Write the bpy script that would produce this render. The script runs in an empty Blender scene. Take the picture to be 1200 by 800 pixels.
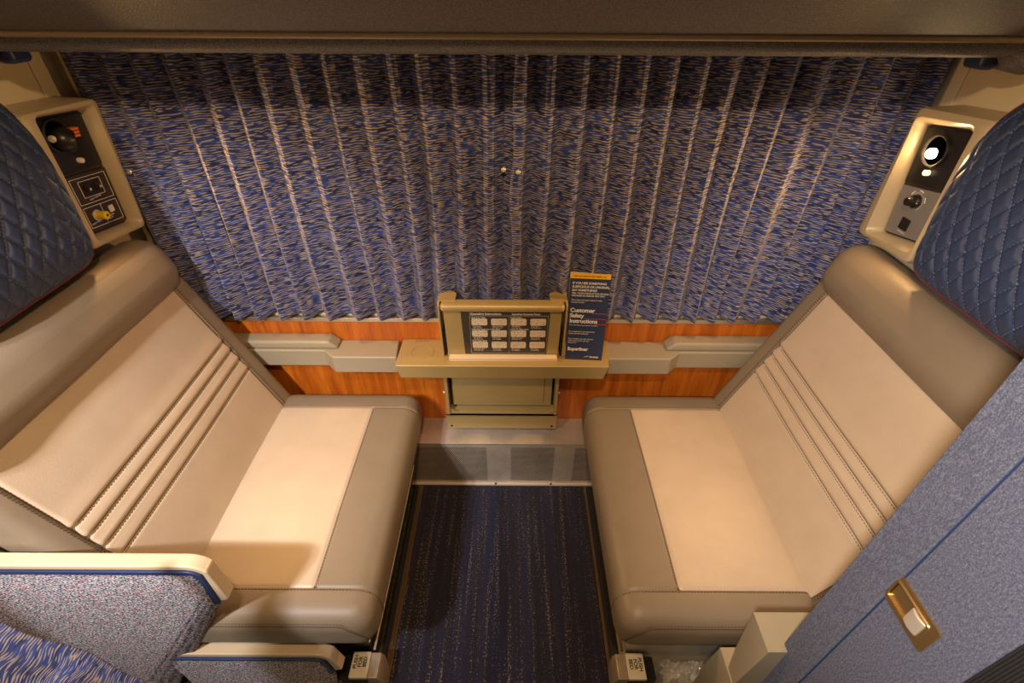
import bpy, bmesh, math, random
from mathutils import Vector, Matrix
random.seed(7)
C = bpy.context.scene.collection
CX = -0.03            # centre plane between the two seats
WY = 1.19             # window wall
EU = 0.965            # end bulkheads, measured from the centre plane

# ------------------------------------------------------------------ materials
def newmat(name):
    m = bpy.data.materials.new(name); m.use_nodes = True
    nt = m.node_tree; b = nt.nodes['Principled BSDF']
    return m, nt, b
def N(nt, t, **k):
    n = nt.nodes.new(t)
    for a, v in k.items(): setattr(n, a, v)
    return n
def coords(nt, scale, kind='Object'):
    tc = N(nt, 'ShaderNodeTexCoord'); mp = N(nt, 'ShaderNodeMapping')
    mp.inputs['Scale'].default_value = scale
    nt.links.new(tc.outputs[kind], mp.inputs['Vector'])
    return mp.outputs['Vector']
def noise(nt, vec, scale=1.0, detail=2.0, rough=.5):
    n = N(nt, 'ShaderNodeTexNoise'); n.inputs['Scale'].default_value = scale
    n.inputs['Detail'].default_value = detail; n.inputs['Roughness'].default_value = rough
    nt.links.new(vec, n.inputs['Vector']); return n
def ramp(nt, fac, stops, interp='LINEAR'):
    r = N(nt, 'ShaderNodeValToRGB'); cr = r.color_ramp; cr.interpolation = interp
    while len(cr.elements) < len(stops): cr.elements.new(.5)
    for e, (p, c) in zip(cr.elements, stops):
        e.position = p; e.color = (*c, 1) if len(c) == 3 else c
    nt.links.new(fac, r.inputs['Fac']); return r.outputs['Color']
def bump(nt, b, h, strength, dist):
    n = N(nt, 'ShaderNodeBump'); n.inputs['Strength'].default_value = strength
    n.inputs['Distance'].default_value = dist
    nt.links.new(h, n.inputs['Height']); nt.links.new(n.outputs['Normal'], b.inputs['Normal'])
def plain(name, col, rough=.5, metal=0., bscale=None, bstr=.3, bdist=.0005, var=0., vscale=8, coat=0.):
    m, nt, b = newmat(name)
    b.inputs['Base Color'].default_value = (*col, 1)
    b.inputs['Roughness'].default_value = rough; b.inputs['Metallic'].default_value = metal
    if coat: b.inputs['Coat Weight'].default_value = coat; b.inputs['Coat Roughness'].default_value = .05
    vec = coords(nt, (1, 1, 1))
    if bscale:
        n = noise(nt, vec, bscale, 3); bump(nt, b, n.outputs['Fac'], bstr, bdist)
    if var:
        n2 = noise(nt, vec, vscale, 4, .6)
        c = ramp(nt, n2.outputs['Fac'], [(.3, tuple(x*(1-var) for x in col)), (.7, tuple(min(1, x*(1+var)) for x in col))])
        nt.links.new(c, b.inputs['Base Color'])
    return m
M = {}
M['leather_inset'] = plain('pale beige leather', (.52, .41, .30), .42, 0, 420, .35, .0006, .05, 14)
M['leather_border'] = plain('taupe leather', (.225, .175, .122), .47, 0, 420, .35, .0006, .05, 14)
M['quilt'] = plain('navy quilted leather', (.028, .045, .105), .42, 0, 500, .3, .0004)
M['thread_dark'] = plain('dark brown thread', (.085, .058, .035), .8)
M['thread_light'] = plain('tan thread', (.36, .29, .22), .8)
M['thread_blue'] = plain('pale blue thread', (.15, .20, .34), .8)
M['piping_red'] = plain('maroon piping', (.22, .03, .05), .6)
M['tan_plastic'] = plain('tan moulded plastic', (.45, .355, .215), .36, 0, 260, .10, .0004, .06, 6)
M['arm_plastic'] = plain('grey beige moulded plastic', (.33, .28, .195), .42, 0, 260, .15, .0004, .05, 6)
M['table_paint'] = plain('olive tan painted metal', (.42, .30, .12), .38, .15, 700, .12, .0003, .05, 9)
M['cream_strip'] = plain('cream plastic strip', (.75, .60, .40), .4)
M['cap'] = plain('cream moulded cap', (.60, .48, .32), .30, 0, None, var=.04, vscale=7, coat=.3)
M['navy_trim'] = plain('navy vinyl welt', (.02, .035, .11), .4)
M['black'] = plain('black plastic', (.012, .010, .009), .35)
M['dark_panel'] = plain('dark brown plastic', (.035, .022, .014), .3)
M['gap'] = plain('dark recess', (.01, .008, .007), .8)
M['steel'] = plain('brushed stainless steel', (.58, .50, .41), .40, .45, 30, .15, .001, .18, 9)
M['bright_steel'] = plain('polished steel edge', (.75, .68, .58), .3, .5)
M['grey_plate'] = plain('grey anodised plate', (.27, .25, .235), .45, .4, 600, .1, .0003)
M['white_print'] = plain('white print', (.75, .70, .62), .6)
M['white_plain'] = plain('white plastic button', (.70, .62, .50), .4)
M['yellow'] = plain('yellow plastic knob', (.75, .50, .02), .35)
M['orange'] = plain('orange plastic tab', (.75, .17, .02), .4)
M['red_print'] = plain('red print', (.45, .05, .05), .6)
M['brochure'] = plain('navy printed card', (.025, .04, .10), .4, coat=.2)
M['brochure_top'] = plain('yellow printed band', (.85, .45, .01), .4)
M['paper'] = plain('white paper edge', (.7, .66, .58), .7)
M['plaque'] = plain('dark brown printed plaque', (.055, .042, .028), .4)
M['brass'] = plain('satin brass', (.55, .36, .15), .35, .9, 200, .2, .0004)
M['cream_wall'] = plain('cream laminate wall', (.62, .52, .34), .45, 0, 300, .1, .0004, .05, 5)
M['wall_trim'] = plain('tan wall trim', (.66, .56, .40), .4)
M['berth_trim'] = plain('cream edge moulding', (.52, .40, .26), .35, .2)
M['aluminium'] = plain('satin aluminium channel', (.55, .50, .42), .35, .8)
M['ribbed'] = plain('black rubber', (.012, .012, .014), .7)
M['ceiling'] = plain('off white ceiling laminate', (.70, .66, .58), .6)
M['bronze'] = plain('bronze threshold strip', (.13, .085, .05), .4, .5)
M['label_lit_base_white'] = plain('white metal label and lit base', (.72, .66, .54), .4, .1, None, var=.06, vscale=60)
M['pedal'] = plain('worn beige latch', (.42, .34, .25), .4, .4, 200, .1, .0005, .15, 50)
M['night'] = plain('dark window glass', (.005, .006, .01), .08)

def berth_mat():
    m, nt, b = newmat('grey brown textured plastic')
    v = coords(nt, (1, 1, 1)); n = noise(nt, v, 420, 3, .6)
    c = ramp(nt, n.outputs['Fac'], [(.32, (.065, .062, .068)), (.68, (.23, .215, .215))])
    nt.links.new(c, b.inputs['Base Color']); b.inputs['Roughness'].default_value = .5
    bump(nt, b, n.outputs['Fac'], .6, .002); return m
M['berth'] = berth_mat()

def curtain_mat():
    m, nt, b = newmat('navy and cream streaked curtain fabric')
    tc = N(nt, 'ShaderNodeTexCoord')
    def nz(sx, sy, det):
        mp = N(nt, 'ShaderNodeMapping'); mp.inputs['Scale'].default_value = (sx, sy, 1)
        nt.links.new(tc.outputs['UV'], mp.inputs['Vector']); return noise(nt, mp.outputs['Vector'], 1.0, det, .5).outputs['Fac']
    def mth(op, a, b=None, c=None):
        m_ = N(nt, 'ShaderNodeMath', operation=op)
        for i, v_ in enumerate((a, b, c)):
            if v_ is None: continue
            if isinstance(v_, (int, float)): m_.inputs[i].default_value = v_
            else: nt.links.new(v_, m_.inputs[i])
        return m_.outputs[0]
    sp = N(nt, 'ShaderNodeSeparateXYZ'); nt.links.new(tc.outputs['UV'], sp.inputs[0])
    ph = mth('MULTIPLY_ADD', sp.outputs[1], 2*math.pi/.0052, mth('MULTIPLY', nz(34, 26, 1.0), 13.0))
    wv = mth('SINE', ph)
    val = mth('MULTIPLY_ADD', nz(52, 270, .5), 3.6, mth('MULTIPLY', wv, .50))
    streak = ramp(nt, mth('MULTIPLY', val, .3), [(.58, (0, 0, 0)), (.67, (1, 1, 1))])
    c1 = ramp(nt, nz(14, 90, 1.0), [(.36, (.008, .014, .066)), (.62, (.034, .062, .25))])
    mix = N(nt, 'ShaderNodeMix', data_type='RGBA')
    nt.links.new(streak, mix.inputs['Factor']); nt.links.new(c1, mix.inputs['A'])
    mix.inputs['B'].default_value = (.32, .27, .245, 1)
    nt.links.new(mix.outputs['Result'], b.inputs['Base Color'])
    b.inputs['Roughness'].default_value = .85
    b.inputs['Sheen Weight'].default_value = .15
    bump(nt, b, streak, .25, .001); return m
M['curtain'] = curtain_mat()

def wood_mat():
    m, nt, b = newmat('orange cherry veneer')
    v = coords(nt, (38, 38, 3)); n = noise(nt, v, 1.0, 5, .62)
    v2 = coords(nt, (420, 420, 18)); n2 = noise(nt, v2, 1.0, 2)
    c = ramp(nt, n.outputs['Fac'], [(.28, (.33, .065, .006)), (.5, (.52, .125, .009)), (.72, (.66, .19, .016))])
    c2 = ramp(nt, n2.outputs['Fac'], [(.3, (.72, .68, .62)), (.5, (1, 1, 1))])
    mix = N(nt, 'ShaderNodeMix', data_type='RGBA', blend_type='MULTIPLY'); mix.inputs['Factor'].default_value = .7
    nt.links.new(c, mix.inputs['A']); nt.links.new(c2, mix.inputs['B'])
    nt.links.new(mix.outputs['Result'], b.inputs['Base Color'])
    b.inputs['Roughness'].default_value = .38; return m
M['wood'] = wood_mat()

def carpet_mat():
    m, nt, b = newmat('navy striped carpet')
    v = coords(nt, (62, 2.2, 1)); s = noise(nt, v, 1.0, 2)
    v2 = coords(nt, (260, 190, 1)); f = noise(nt, v2, 1.0, 2, .7)
    add = N(nt, 'ShaderNodeMath', operation='MULTIPLY_ADD'); add.inputs[1].default_value = .62
    nt.links.new(s.outputs['Fac'], add.inputs[0]); nt.links.new(f.outputs['Fac'], add.inputs[2])
    fleck = ramp(nt, add.outputs[0], [(.925, (0, 0, 0)), (.985, (1, 1, 1))])
    v3 = coords(nt, (22, 1.0, 1)); bs = noise(nt, v3, 1.0, 2)
    base = ramp(nt, bs.outputs['Fac'], [(.38, (.011, .009, .017)), (.62, (.013, .013, .038))])
    mix = N(nt, 'ShaderNodeMix', data_type='RGBA'); nt.links.new(fleck, mix.inputs['Factor'])
    nt.links.new(base, mix.inputs['A']); mix.inputs['B'].default_value = (.16, .125, .09, 1)
    nt.links.new(mix.outputs['Result'], b.inputs['Base Color']); b.inputs['Roughness'].default_value = .95
    nn = noise(nt, coords(nt, (1, 1, 1)), 450, 2); bump(nt, b, nn.outputs['Fac'], .8, .002); return m
M['carpet'] = carpet_mat()

def speckle_mat():
    m, nt, b = newmat('dark green speckled floor covering')
    v = coords(nt, (1, 1, 1)); n = noise(nt, v, 190, 3, .7)
    c = ramp(nt, n.outputs['Fac'], [(.42, (.03, .042, .032)), (.57, (.09, .105, .07)), (.70, (.36, .30, .15))])
    nt.links.new(c, b.inputs['Base Color']); b.inputs['Roughness'].default_value = .6; return m
M['speckle'] = speckle_mat()

def felt_mat():
    m, nt, b = newmat('blue grey wall carpet')
    v = coords(nt, (1, 1, 1)); n = noise(nt, v, 520, 4, .7)
    n2 = noise(nt, coords(nt, (150, 420, 150)), 1.0, 3, .6)
    a = N(nt, 'ShaderNodeMath', operation='MULTIPLY_ADD'); a.inputs[1].default_value = .5
    nt.links.new(n2.outputs['Fac'], a.inputs[0]); nt.links.new(n.outputs['Fac'], a.inputs[2])
    c = ramp(nt, a.outputs[0], [(.60, (.050, .058, .100)), (.76, (.088, .099, .155)), (.92, (.17, .18, .235))])
    nt.links.new(c, b.inputs['Base Color']); b.inputs['Roughness'].default_value = .95
    bump(nt, b, n.outputs['Fac'], .5, .002); return m
M['felt'] = felt_mat()

def tweed_mat():
    m, nt, b = newmat('grey pink and teal tweed upholstery')
    vo = N(nt, 'ShaderNodeTexVoronoi'); vo.inputs['Scale'].default_value = 1.0; vo.inputs['Randomness'].default_value = .55
    v = coords(nt, (240, 240, 240))
    rot = [n for n in nt.nodes if n.type == 'MAPPING'][-1]; rot.inputs['Rotation'].default_value = (0, .5, 0)
    nt.links.new(v, vo.inputs['Vector'])
    sep = N(nt, 'ShaderNodeSeparateColor'); nt.links.new(vo.outputs['Color'], sep.inputs[0])
    c = ramp(nt, sep.outputs[0], [(0, (.66, .60, .64)), (.30, (.62, .34, .38)), (.44, (.38, .54, .58)), (.62, (.78, .74, .78)), (.85, (.50, .42, .50))], 'CONSTANT')
    d = ramp(nt, vo.outputs['Distance'], [(.30, (1, 1, 1)), (.62, (.07, .06, .12))])
    mix = N(nt, 'ShaderNodeMix', data_type='RGBA', blend_type='MULTIPLY'); mix.inputs['Factor'].default_value = 1
    nt.links.new(c, mix.inputs['A']); nt.links.new(d, mix.inputs['B'])
    nt.links.new(mix.outputs['Result'], b.inputs['Base Color']); b.inputs['Roughness'].default_value = .9
    bump(nt, b, d, .5, .001); return m
M['tweed'] = tweed_mat()

def bag_mat():
    m, nt, b = newmat('clear plastic film')
    g = N(nt, 'ShaderNodeBsdfGlossy'); g.inputs['Roughness'].default_value = .12; g.inputs['Color'].default_value = (.9, .9, .9, 1)
    t = N(nt, 'ShaderNodeBsdfTransparent'); t.inputs['Color'].default_value = (.92, .92, .92, 1)
    f = N(nt, 'ShaderNodeFresnel'); f.inputs['IOR'].default_value = 1.9
    mx = N(nt, 'ShaderNodeMixShader')
    nt.links.new(f.outputs[0], mx.inputs[0]); nt.links.new(t.outputs[0], mx.inputs[1]); nt.links.new(g.outputs[0], mx.inputs[2])
    df = N(nt, 'ShaderNodeBsdfDiffuse'); df.inputs['Color'].default_value = (.8, .78, .74, 1)
    m2 = N(nt, 'ShaderNodeMixShader'); m2.inputs[0].default_value = .45
    nt.links.new(mx.outputs[0], m2.inputs[1]); nt.links.new(df.outputs[0], m2.inputs[2])
    nt.links.new(m2.outputs[0], nt.nodes['Material Output'].inputs['Surface']); return m
M['film'] = bag_mat()
def glow(name, col, s):
    m, nt, b = newmat(name)
    b.inputs['Base Color'].default_value = (*col, 1)
    b.inputs['Emission Color'].default_value = (*col, 1); b.inputs['Emission Strength'].default_value = s; return m
M['lamp_on'] = glow('lit lamp lens', (1, .66, .32), 150)
M['lamp_dim'] = glow('shaded lamp lens', (1, .66, .32), 12)
M['pilot'] = glow('lit cream push button', (1, .78, .5), 1.2)
def illus_mat():
    m, nt, b = newmat('cream line drawing')
    n = noise(nt, coords(nt, (1, 1, 1)), 330, 4, .75)
    c = ramp(nt, n.outputs['Fac'], [(.36, (.10, .06, .03)), (.44, (.66, .52, .36)), (.7, (.80, .66, .48))])
    nt.links.new(c, b.inputs['Base Color']); b.inputs['Roughness'].default_value = .5; return m
M['drawing'] = illus_mat()

# ------------------------------------------------------------------ object helpers
def link_mesh(name, bm, mats, parent=None, loc=(0, 0, 0), smooth=True, ang=35, bevel=0., segs=2):
    me = bpy.data.meshes.new(name)
    off = Vector(loc) if parent is None else Vector(parent['_w'])
    for v in bm.verts: v.co -= off
    bmesh.ops.recalc_face_normals(bm, faces=bm.faces[:])
    bm.to_mesh(me); bm.free()
    for m in (mats if isinstance(mats, (list, tuple)) else [mats]): me.materials.append(M[m] if isinstance(m, str) else m)
    o = bpy.data.objects.new(name, me); C.objects.link(o)
    if smooth:
        for p in me.polygons: p.use_smooth = True
        if not bevel: me.set_sharp_from_angle(angle=math.radians(ang))
    if bevel:
        b = o.modifiers.new('Bevel', 'BEVEL'); b.width = bevel; b.segments = segs; b.limit_method = 'ANGLE'
        b.angle_limit = math.radians(30); b.harden_normals = True
    if parent is None: o.location = off; o['_w'] = tuple(off)
    else:
        o.parent = parent; o['_w'] = parent['_w']
    return o
def thing(name, label, cat, loc, group=None):
    o = bpy.data.objects.new(name, None); C.objects.link(o); o.location = loc
    o.empty_display_size = .05
    o['_w'] = tuple(loc); o['label'] = label; o['category'] = cat
    if group: o['group'] = group
    return o
def tag(o, label, cat, group=None):
    o['label'] = label; o['category'] = cat
    if group: o['group'] = group
    return o
def struct(o): o['kind'] = 'structure'; return o
def box(bm, a, b, mi=0):
    x0, y0, z0 = a; x1, y1, z1 = b
    v = [bm.verts.new(p) for p in ((x0,y0,z0),(x1,y0,z0),(x1,y1,z0),(x0,y1,z0),(x0,y0,z1),(x1,y0,z1),(x1,y1,z1),(x0,y1,z1))]
    for f in ((0,3,2,1),(4,5,6,7),(0,1,5,4),(1,2,6,5),(2,3,7,6),(3,0,4,7)):
        bm.faces.new([v[i] for i in f]).material_index = mi
def BX(name, a, b, mat, parent=None, bevel=.002, segs=2, loc=None):
    bm = bmesh.new(); box(bm, a, b)
    return link_mesh(name, bm, mat, parent, loc if loc else ((a[0]+b[0])/2, (a[1]+b[1])/2, min(a[2], b[2])), bevel=bevel, segs=segs)
def loft(bm, rings, caps=True, mi=0, closed=True):
    R = [[bm.verts.new(p) for p in r] for r in rings]
    n = len(R[0])
    for a, b in zip(R, R[1:]):
        for i in range(n if closed else n-1):
            j = (i+1) % n
            bm.faces.new((a[i], a[j], b[j], b[i])).material_index = mi
    if caps and closed:
        bm.faces.new(R[0]).material_index = mi; bm.faces.new(R[-1]).material_index = mi
    return R
def prism(bm, poly, f0, f1, mi=0):
    """poly: list of 2-D points, f0/f1 turn a 2-D point into a 3-D one"""
    loft(bm, [[f0(*p) for p in poly], [f1(*p) for p in poly]], True, mi)
def tube(bm, pts, r, n=8, closed=False, mi=0):
    pts = [Vector(p) for p in pts]; rings = []
    m = len(pts); prev = None
    for i, p in enumerate(pts):
        if closed: t = pts[(i+1) % m] - pts[i-1]
        else: t = pts[min(i+1, m-1)] - pts[max(i-1, 0)]
        t.normalize()
        ref = Vector((0, 0, 1)) if abs(t.z) < .9 else Vector((1, 0, 0))
        if prev is not None: ref = prev
        a = (ref - t*ref.dot(t)).normalized(); b = t.cross(a); prev = a
        rr = r(i/(m-1)) if callable(r) else r
        rings.append([p + a*math.cos(2*math.pi*k/n)*rr + b*math.sin(2*math.pi*k/n)*rr for k in range(n)])
    if closed: rings.append(rings[0])
    loft(bm, rings, not closed, mi)
def lathe(bm, prof, origin, axis, n=24, mi=0):
    """prof: (radius, distance along axis)"""
    ax = Vector(axis).normalized(); ref = Vector((0, 0, 1)) if abs(ax.z) < .9 else Vector((1, 0, 0))
    a = (ref - ax*ref.dot(ax)).normalized(); b = ax.cross(a); o = Vector(origin)
    rings = [[o + ax*h + (a*math.cos(2*math.pi*k/n) + b*math.sin(2*math.pi*k/n))*max(r, 1e-5) for k in range(n)] for r, h in prof]
    loft(bm, rings, True, mi)
def samples(a, b, r, extra=(), n=10):
    s = {a, b}
    for k in range(1, 7):
        t = 1-math.cos(k/7*math.pi/2)
        t = k/7
        s.add(a + r*t*t*(1)); s.add(b - r*t*t)
    s.add(a+r); s.add(b-r)
    for k in range(1, n): s.add(a+r + (b-a-2*r)*k/n)
    for e in extra: s.add(e)
    out = []
    for v in sorted(s):
        if a <= v <= b and (not out or v-out[-1] > 1e-4): out.append(v)
    return out
def rproj(p, lo, hi, r):
    q = Vector([min(max(p[i], lo[i]+r), hi[i]-r) for i in range(3)])
    d = Vector(p) - q
    return q + d.normalized()*r if d.length > 1e-9 else Vector(p)
def rbox(bm, lo, hi, r, fn, ext=((), (), ()), ns=(10, 10, 6), matf=None):
    S = [samples(lo[i], hi[i], r, ext[i], ns[i]) for i in range(3)]
    cache = {}
    def vert(p):
        k = tuple(round(c, 6) for c in p)
        if k not in cache: cache[k] = bm.verts.new(fn(rproj(p, lo, hi, r)))
        return cache[k]
    for ax in range(3):
        a, b = [(1, 2), (2, 0), (0, 1)][ax]
        for side in (lo[ax], hi[ax]):
            for i in range(len(S[a])-1):
                for j in range(len(S[b])-1):
                    q = []
                    for (ii, jj) in ((i, j), (i+1, j), (i+1, j+1), (i, j+1)):
                        p = [0, 0, 0]; p[ax] = side; p[a] = S[a][ii]; p[b] = S[b][jj]; q.append(tuple(p))
                    f = bm.faces.new([vert(t) for t in q])
                    if matf:
                        c = [sum(t[k] for t in q)/4 for k in range(3)]
                        f.material_index = matf(c, ax, side)
def dashes(bm, pts, normal, length=.0040, gap=.0030, w=.0017, h=.0011):
    """little stitches laid along a polyline"""
    P_ = [Vector(p) for p in pts]; L = [0]
    for a, b in zip(P_, P_[1:]): L.append(L[-1] + (b-a).length)
    tot = L[-1]; pos = 0; i = 0
    def at(d):
        for k in range(len(P_)-1):
            if d <= L[k+1] or k == len(P_)-2:
                t = (d-L[k])/max(L[k+1]-L[k], 1e-9); return P_[k].lerp(P_[k+1], t), k
    while pos + length < tot:
        a, k = at(pos); b, _ = at(pos+length)
        n = normal(a) if callable(normal) else Vector(normal)
        n = n.normalized(); s = (b-a).normalized().cross(n)*w*.5; u = n*h
        v = [bm.verts.new(q) for q in (a-s-u*.5, b-s-u*.5, b+s-u*.5, a+s-u*.5, a-s+u, b-s+u, b+s+u, a+s+u)]
        for f in ((4,5,6,7),(0,1,5,4),(1,2,6,5),(2,3,7,6),(3,0,4,7)): bm.faces.new([v[q] for q in f])
        pos += length + gap
def text(name, s, size, org, right, up, mat, parent, align='LEFT', depth=.0002, spacing=1.0, bold=0.):
    cu = bpy.data.curves.new(name, 'FONT'); cu.body = s; cu.size = size; cu.align_x = align; cu.extrude = depth
    cu.space_character = spacing; cu.offset = bold; cu.resolution_u = 3
    o = bpy.data.objects.new(name, cu); C.objects.link(o)
    bpy.context.view_layer.update()
    dg = bpy.context.evaluated_depsgraph_get()
    me = bpy.data.meshes.new_from_object(o.evaluated_get(dg))
    bpy.data.objects.remove(o); bpy.data.curves.remove(cu)
    r = Vector(right).normalized(); u = Vector(up).normalized(); n = r.cross(u)
    R = Matrix((r, u, n)).transposed()
    w = Vector(parent['_w'])
    for v in me.vertices: v.co = R @ v.co + Vector(org) - w
    me.materials.clear(); me.materials.append(M[mat])
    ob = bpy.data.objects.new(name, me); C.objects.link(ob); ob.parent = parent; ob['_w'] = parent['_w']
    return ob
def smooth01(t): t = max(0, min(1, t)); return t*t*(3-2*t)

# ------------------------------------------------------------------ the room
XL, XR = CX-EU, CX+EU
struct(BX('floor', (XL-.05, -.80, -.05), (XR+.05, WY+.03, 0), 'speckle', bevel=0))
struct(BX('ceiling', (XL-.05, -.80, 1.98), (XR+.05, WY+.03, 2.02), 'ceiling', bevel=0))
struct(BX('wall_left', (XL-.04, .12, 0), (XL, WY+.03, 1.98), 'cream_wall', bevel=0))
struct(BX('wall_right', (XR, .12, 0), (XR+.04, WY+.03, 1.98), 'cream_wall', bevel=0))
struct(BX('wall_corridor', (XL-.05, -.84, 0), (XR+.05, -.80, 1.98), 'cream_wall', bevel=0))
# partition either side of the doorway
struct(BX('wall_aisle_left', (XL-.04, .09, 0), (-.90, .12, 1.98), 'cream_wall', bevel=0))
struct(BX('wall_aisle_right', (.535, .09, 0), (XR+.04, .12, 1.98), 'cream_wall', bevel=0))
# window wall with its opening
wl = bmesh.new()
wz0, wz1 = .70, 1.27; wx0, wx1 = CX-.80, CX+.80
box(wl, (XL, WY, .0), (XR, WY+.03, wz0)); box(wl, (XL, WY, wz1), (XR, WY+.03, 1.98))
box(wl, (XL, WY, wz0), (wx0, WY+.03, wz1)); box(wl, (wx1, WY, wz0), (XR, WY+.03, wz1))
struct(link_mesh('wall_window', wl, 'cream_wall', bevel=0))
wf = bmesh.new(); n = 8
def rr(x0, x1, z0, z1, r, y):
    out = []
    for (cx, cz, a0) in ((x1-r, z1-r, 0), (x0+r, z1-r, 90), (x0+r, z0+r, 180), (x1-r, z0+r, 270)):
        for k in range(7):
            a = math.radians(a0+k*15); out.append((cx+r*math.cos(a), y, cz+r*math.sin(a)))
    return out
loft(wf, [rr(wx0-.02, wx1+.02, wz0-.02, wz1+.02, .06, WY+.001), rr(wx0-.02, wx1+.02, wz0-.02, wz1+.02, .06, WY-.006),
          rr(wx0+.02, wx1-.02, wz0+.02, wz1-.02, .05, WY-.006), rr(wx0+.02, wx1-.02, wz0+.02, wz1-.02, .05, WY+.02)], caps=False)
w1 = struct(link_mesh('window_1', wf, 'aluminium', None, (CX, WY, wz0)))
gl = bmesh.new(); box(gl, (wx0, WY+.012, wz0), (wx1, WY+.018, wz1)); link_mesh('window_pane', gl, 'night', w1, smooth=False)
# wood veneer below the window
struct(BX('trim_1', (XL, WY-.008, .205), (XR, WY, .638), 'wood', bevel=0))
# light sill strip under the curtain
struct(BX('trim_2', (CX-.93, WY-.016, .638), (CX+.93, WY, .652), 'aluminium', bevel=.001))
# curtain channel posts beside the window, both ends
for sx in (-1, 1):
    t = bmesh.new(); u0 = .905
    a, b = sorted((CX+sx*u0, CX+sx*(u0+.040))); box(t, (a, WY-.010, .645), (b, WY, 1.98))
    o = struct(link_mesh('trim_%d' % (3 if sx < 0 else 4), t, 'wall_trim', None, (CX+sx*u0, WY, .645), bevel=.001))
    t = bmesh.new(); a, b = sorted((CX+sx*(u0+.024), CX+sx*(u0+.036))); box(t, (a, WY-.016, .645), (b, WY-.0095, 1.98))
    link_mesh('channel', t, 'aluminium', o, bevel=.001)
    t = bmesh.new(); a, b = sorted((CX+sx*(u0+.037), CX+sx*(u0+.041))); box(t, (a, WY-.0105, .645), (b, WY-.008, 1.98))
    link_mesh('channel_gap', t, 'gap', o, bevel=0)
    # trim in the corner on the bulkhead
    t = bmesh.new(); a, b = sorted((CX+sx*(EU-.004), CX+sx*EU)); box(t, (a, WY-.070, .95), (b, WY-.010, 1.98))
    struct(link_mesh('trim_%d' % (5 if sx < 0 else 6), t, 'wall_trim', None, (CX+sx*EU, WY-.03, .95), bevel=.001))

# ------------------------------------------------------------------ heater cover along the foot of the wall
hx0, hx1 = CX-.42, CX+.42; HY = 1.064; HZ = .222
hc = thing('heater_cover', 'perforated stainless steel heater cover at floor level under the folding table', 'heater cover', (CX, HY+.06, 0))
bm = bmesh.new(); prism(bm, [(WY-.009, HZ-.003), (HY, HZ-.003), (HY, HZ+.001), (WY-.009, HZ+.001)], lambda y, z: (hx0, y, z), lambda y, z: (hx1, y, z))
link_mesh('top_ledge', bm, 'steel', hc, bevel=.0008)
patches = [(hx0, -.082), (-.003, .148), (.213, hx1)]; pz0, pz1 = .028, .205
bm = bmesh.new()
def plate(x0, x1, z0, z1):
    v = [bm.verts.new(p) for p in ((x0, HY, z0), (x1, HY, z0), (x1, HY, z1), (x0, HY, z1))]; bm.faces.new(v)
xs = [hx0, -.082, -.003, .148, .213, hx1]
for i in range(5):
    if i % 2: plate(xs[i], xs[i+1], pz0, pz1)
plate(hx0, hx1, 0.008, pz0); plate(hx0, hx1, pz1, HZ)
link_mesh('front_plate', bm, 'steel', hc, smooth=False)
for (x0, x1) in patches:
    bm = bmesh.new(); nx = max(3, round((x1-x0)/.0062)); px = (x1-x0)/nx; nz = 2*round((pz1-pz0)/.0052/2); pz = (pz1-pz0)/nz
    for j in range(nz):
        off = .5*px if j % 2 else 0
        cells = [(x0+i*px+off, x0+(i+1)*px+off) for i in range(nx - (1 if off else 0))]
        if off:
            for (a, b) in ((x0, x0+off), (x1-px+off, x1)):
                v = [bm.verts.new(p) for p in ((a, HY, pz0+j*pz), (b, HY, pz0+j*pz), (b, HY, pz0+(j+1)*pz), (a, HY, pz0+(j+1)*pz))]; bm.faces.new(v)
        for (a, b) in cells:
            z0 = pz0+j*pz; z1 = z0+pz; cx, cz = (a+b)/2, (z0+z1)/2; hr = .0021
            outr = [(a, z0), (cx, z0), (b, z0), (b, cz), (b, z1), (cx, z1), (a, z1), (a, cz)]
            inn = [(cx+hr*math.cos(math.radians(d)), cz+hr*math.sin(math.radians(d))) for d in (225, 270, 315, 0, 45, 90, 135, 180)]
            O = [bm.verts.new((p[0], HY, p[1])) for p in outr]; I = [bm.verts.new((p[0], HY, p[1])) for p in inn]
            for k in range(8): bm.faces.new((O[k], O[(k+1) % 8], I[(k+1) % 8], I[k]))
    link_mesh('perforated_grille', bm, 'steel', hc, smooth=False)
bm = bmesh.new(); box(bm, (hx0, HY+.012, .008), (hx1, HY+.02, HZ-.004)); link_mesh('dark_backing', bm, 'gap', hc, smooth=False)  # black box added behind the holes, its colour stands in for their shade
bm = bmesh.new(); tube(bm, [(hx0, HY-.004, .012), (hx1, HY-.004, .012)], .006, 10); link_mesh('foot_rail', bm, 'bright_steel', hc)
for (x, y, z) in ((-.055, HY-.008, .020), (.142, HY-.008, .020)):
    bm = bmesh.new(); lathe(bm, [(.004, 0), (.0035, .002), (.0001, .003)], (x, y, z), (0, -1, .4), 12); link_mesh('screw', bm, 'bronze', hc)
for x in (-.315, .262):
    bm = bmesh.new(); lathe(bm, [(.005, 0), (.0045, .002), (.0001, .003)], (x, WY-.012, HZ+.0015), (0, -.3, 1), 12); link_mesh('screw', bm, 'bronze', hc)

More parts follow.
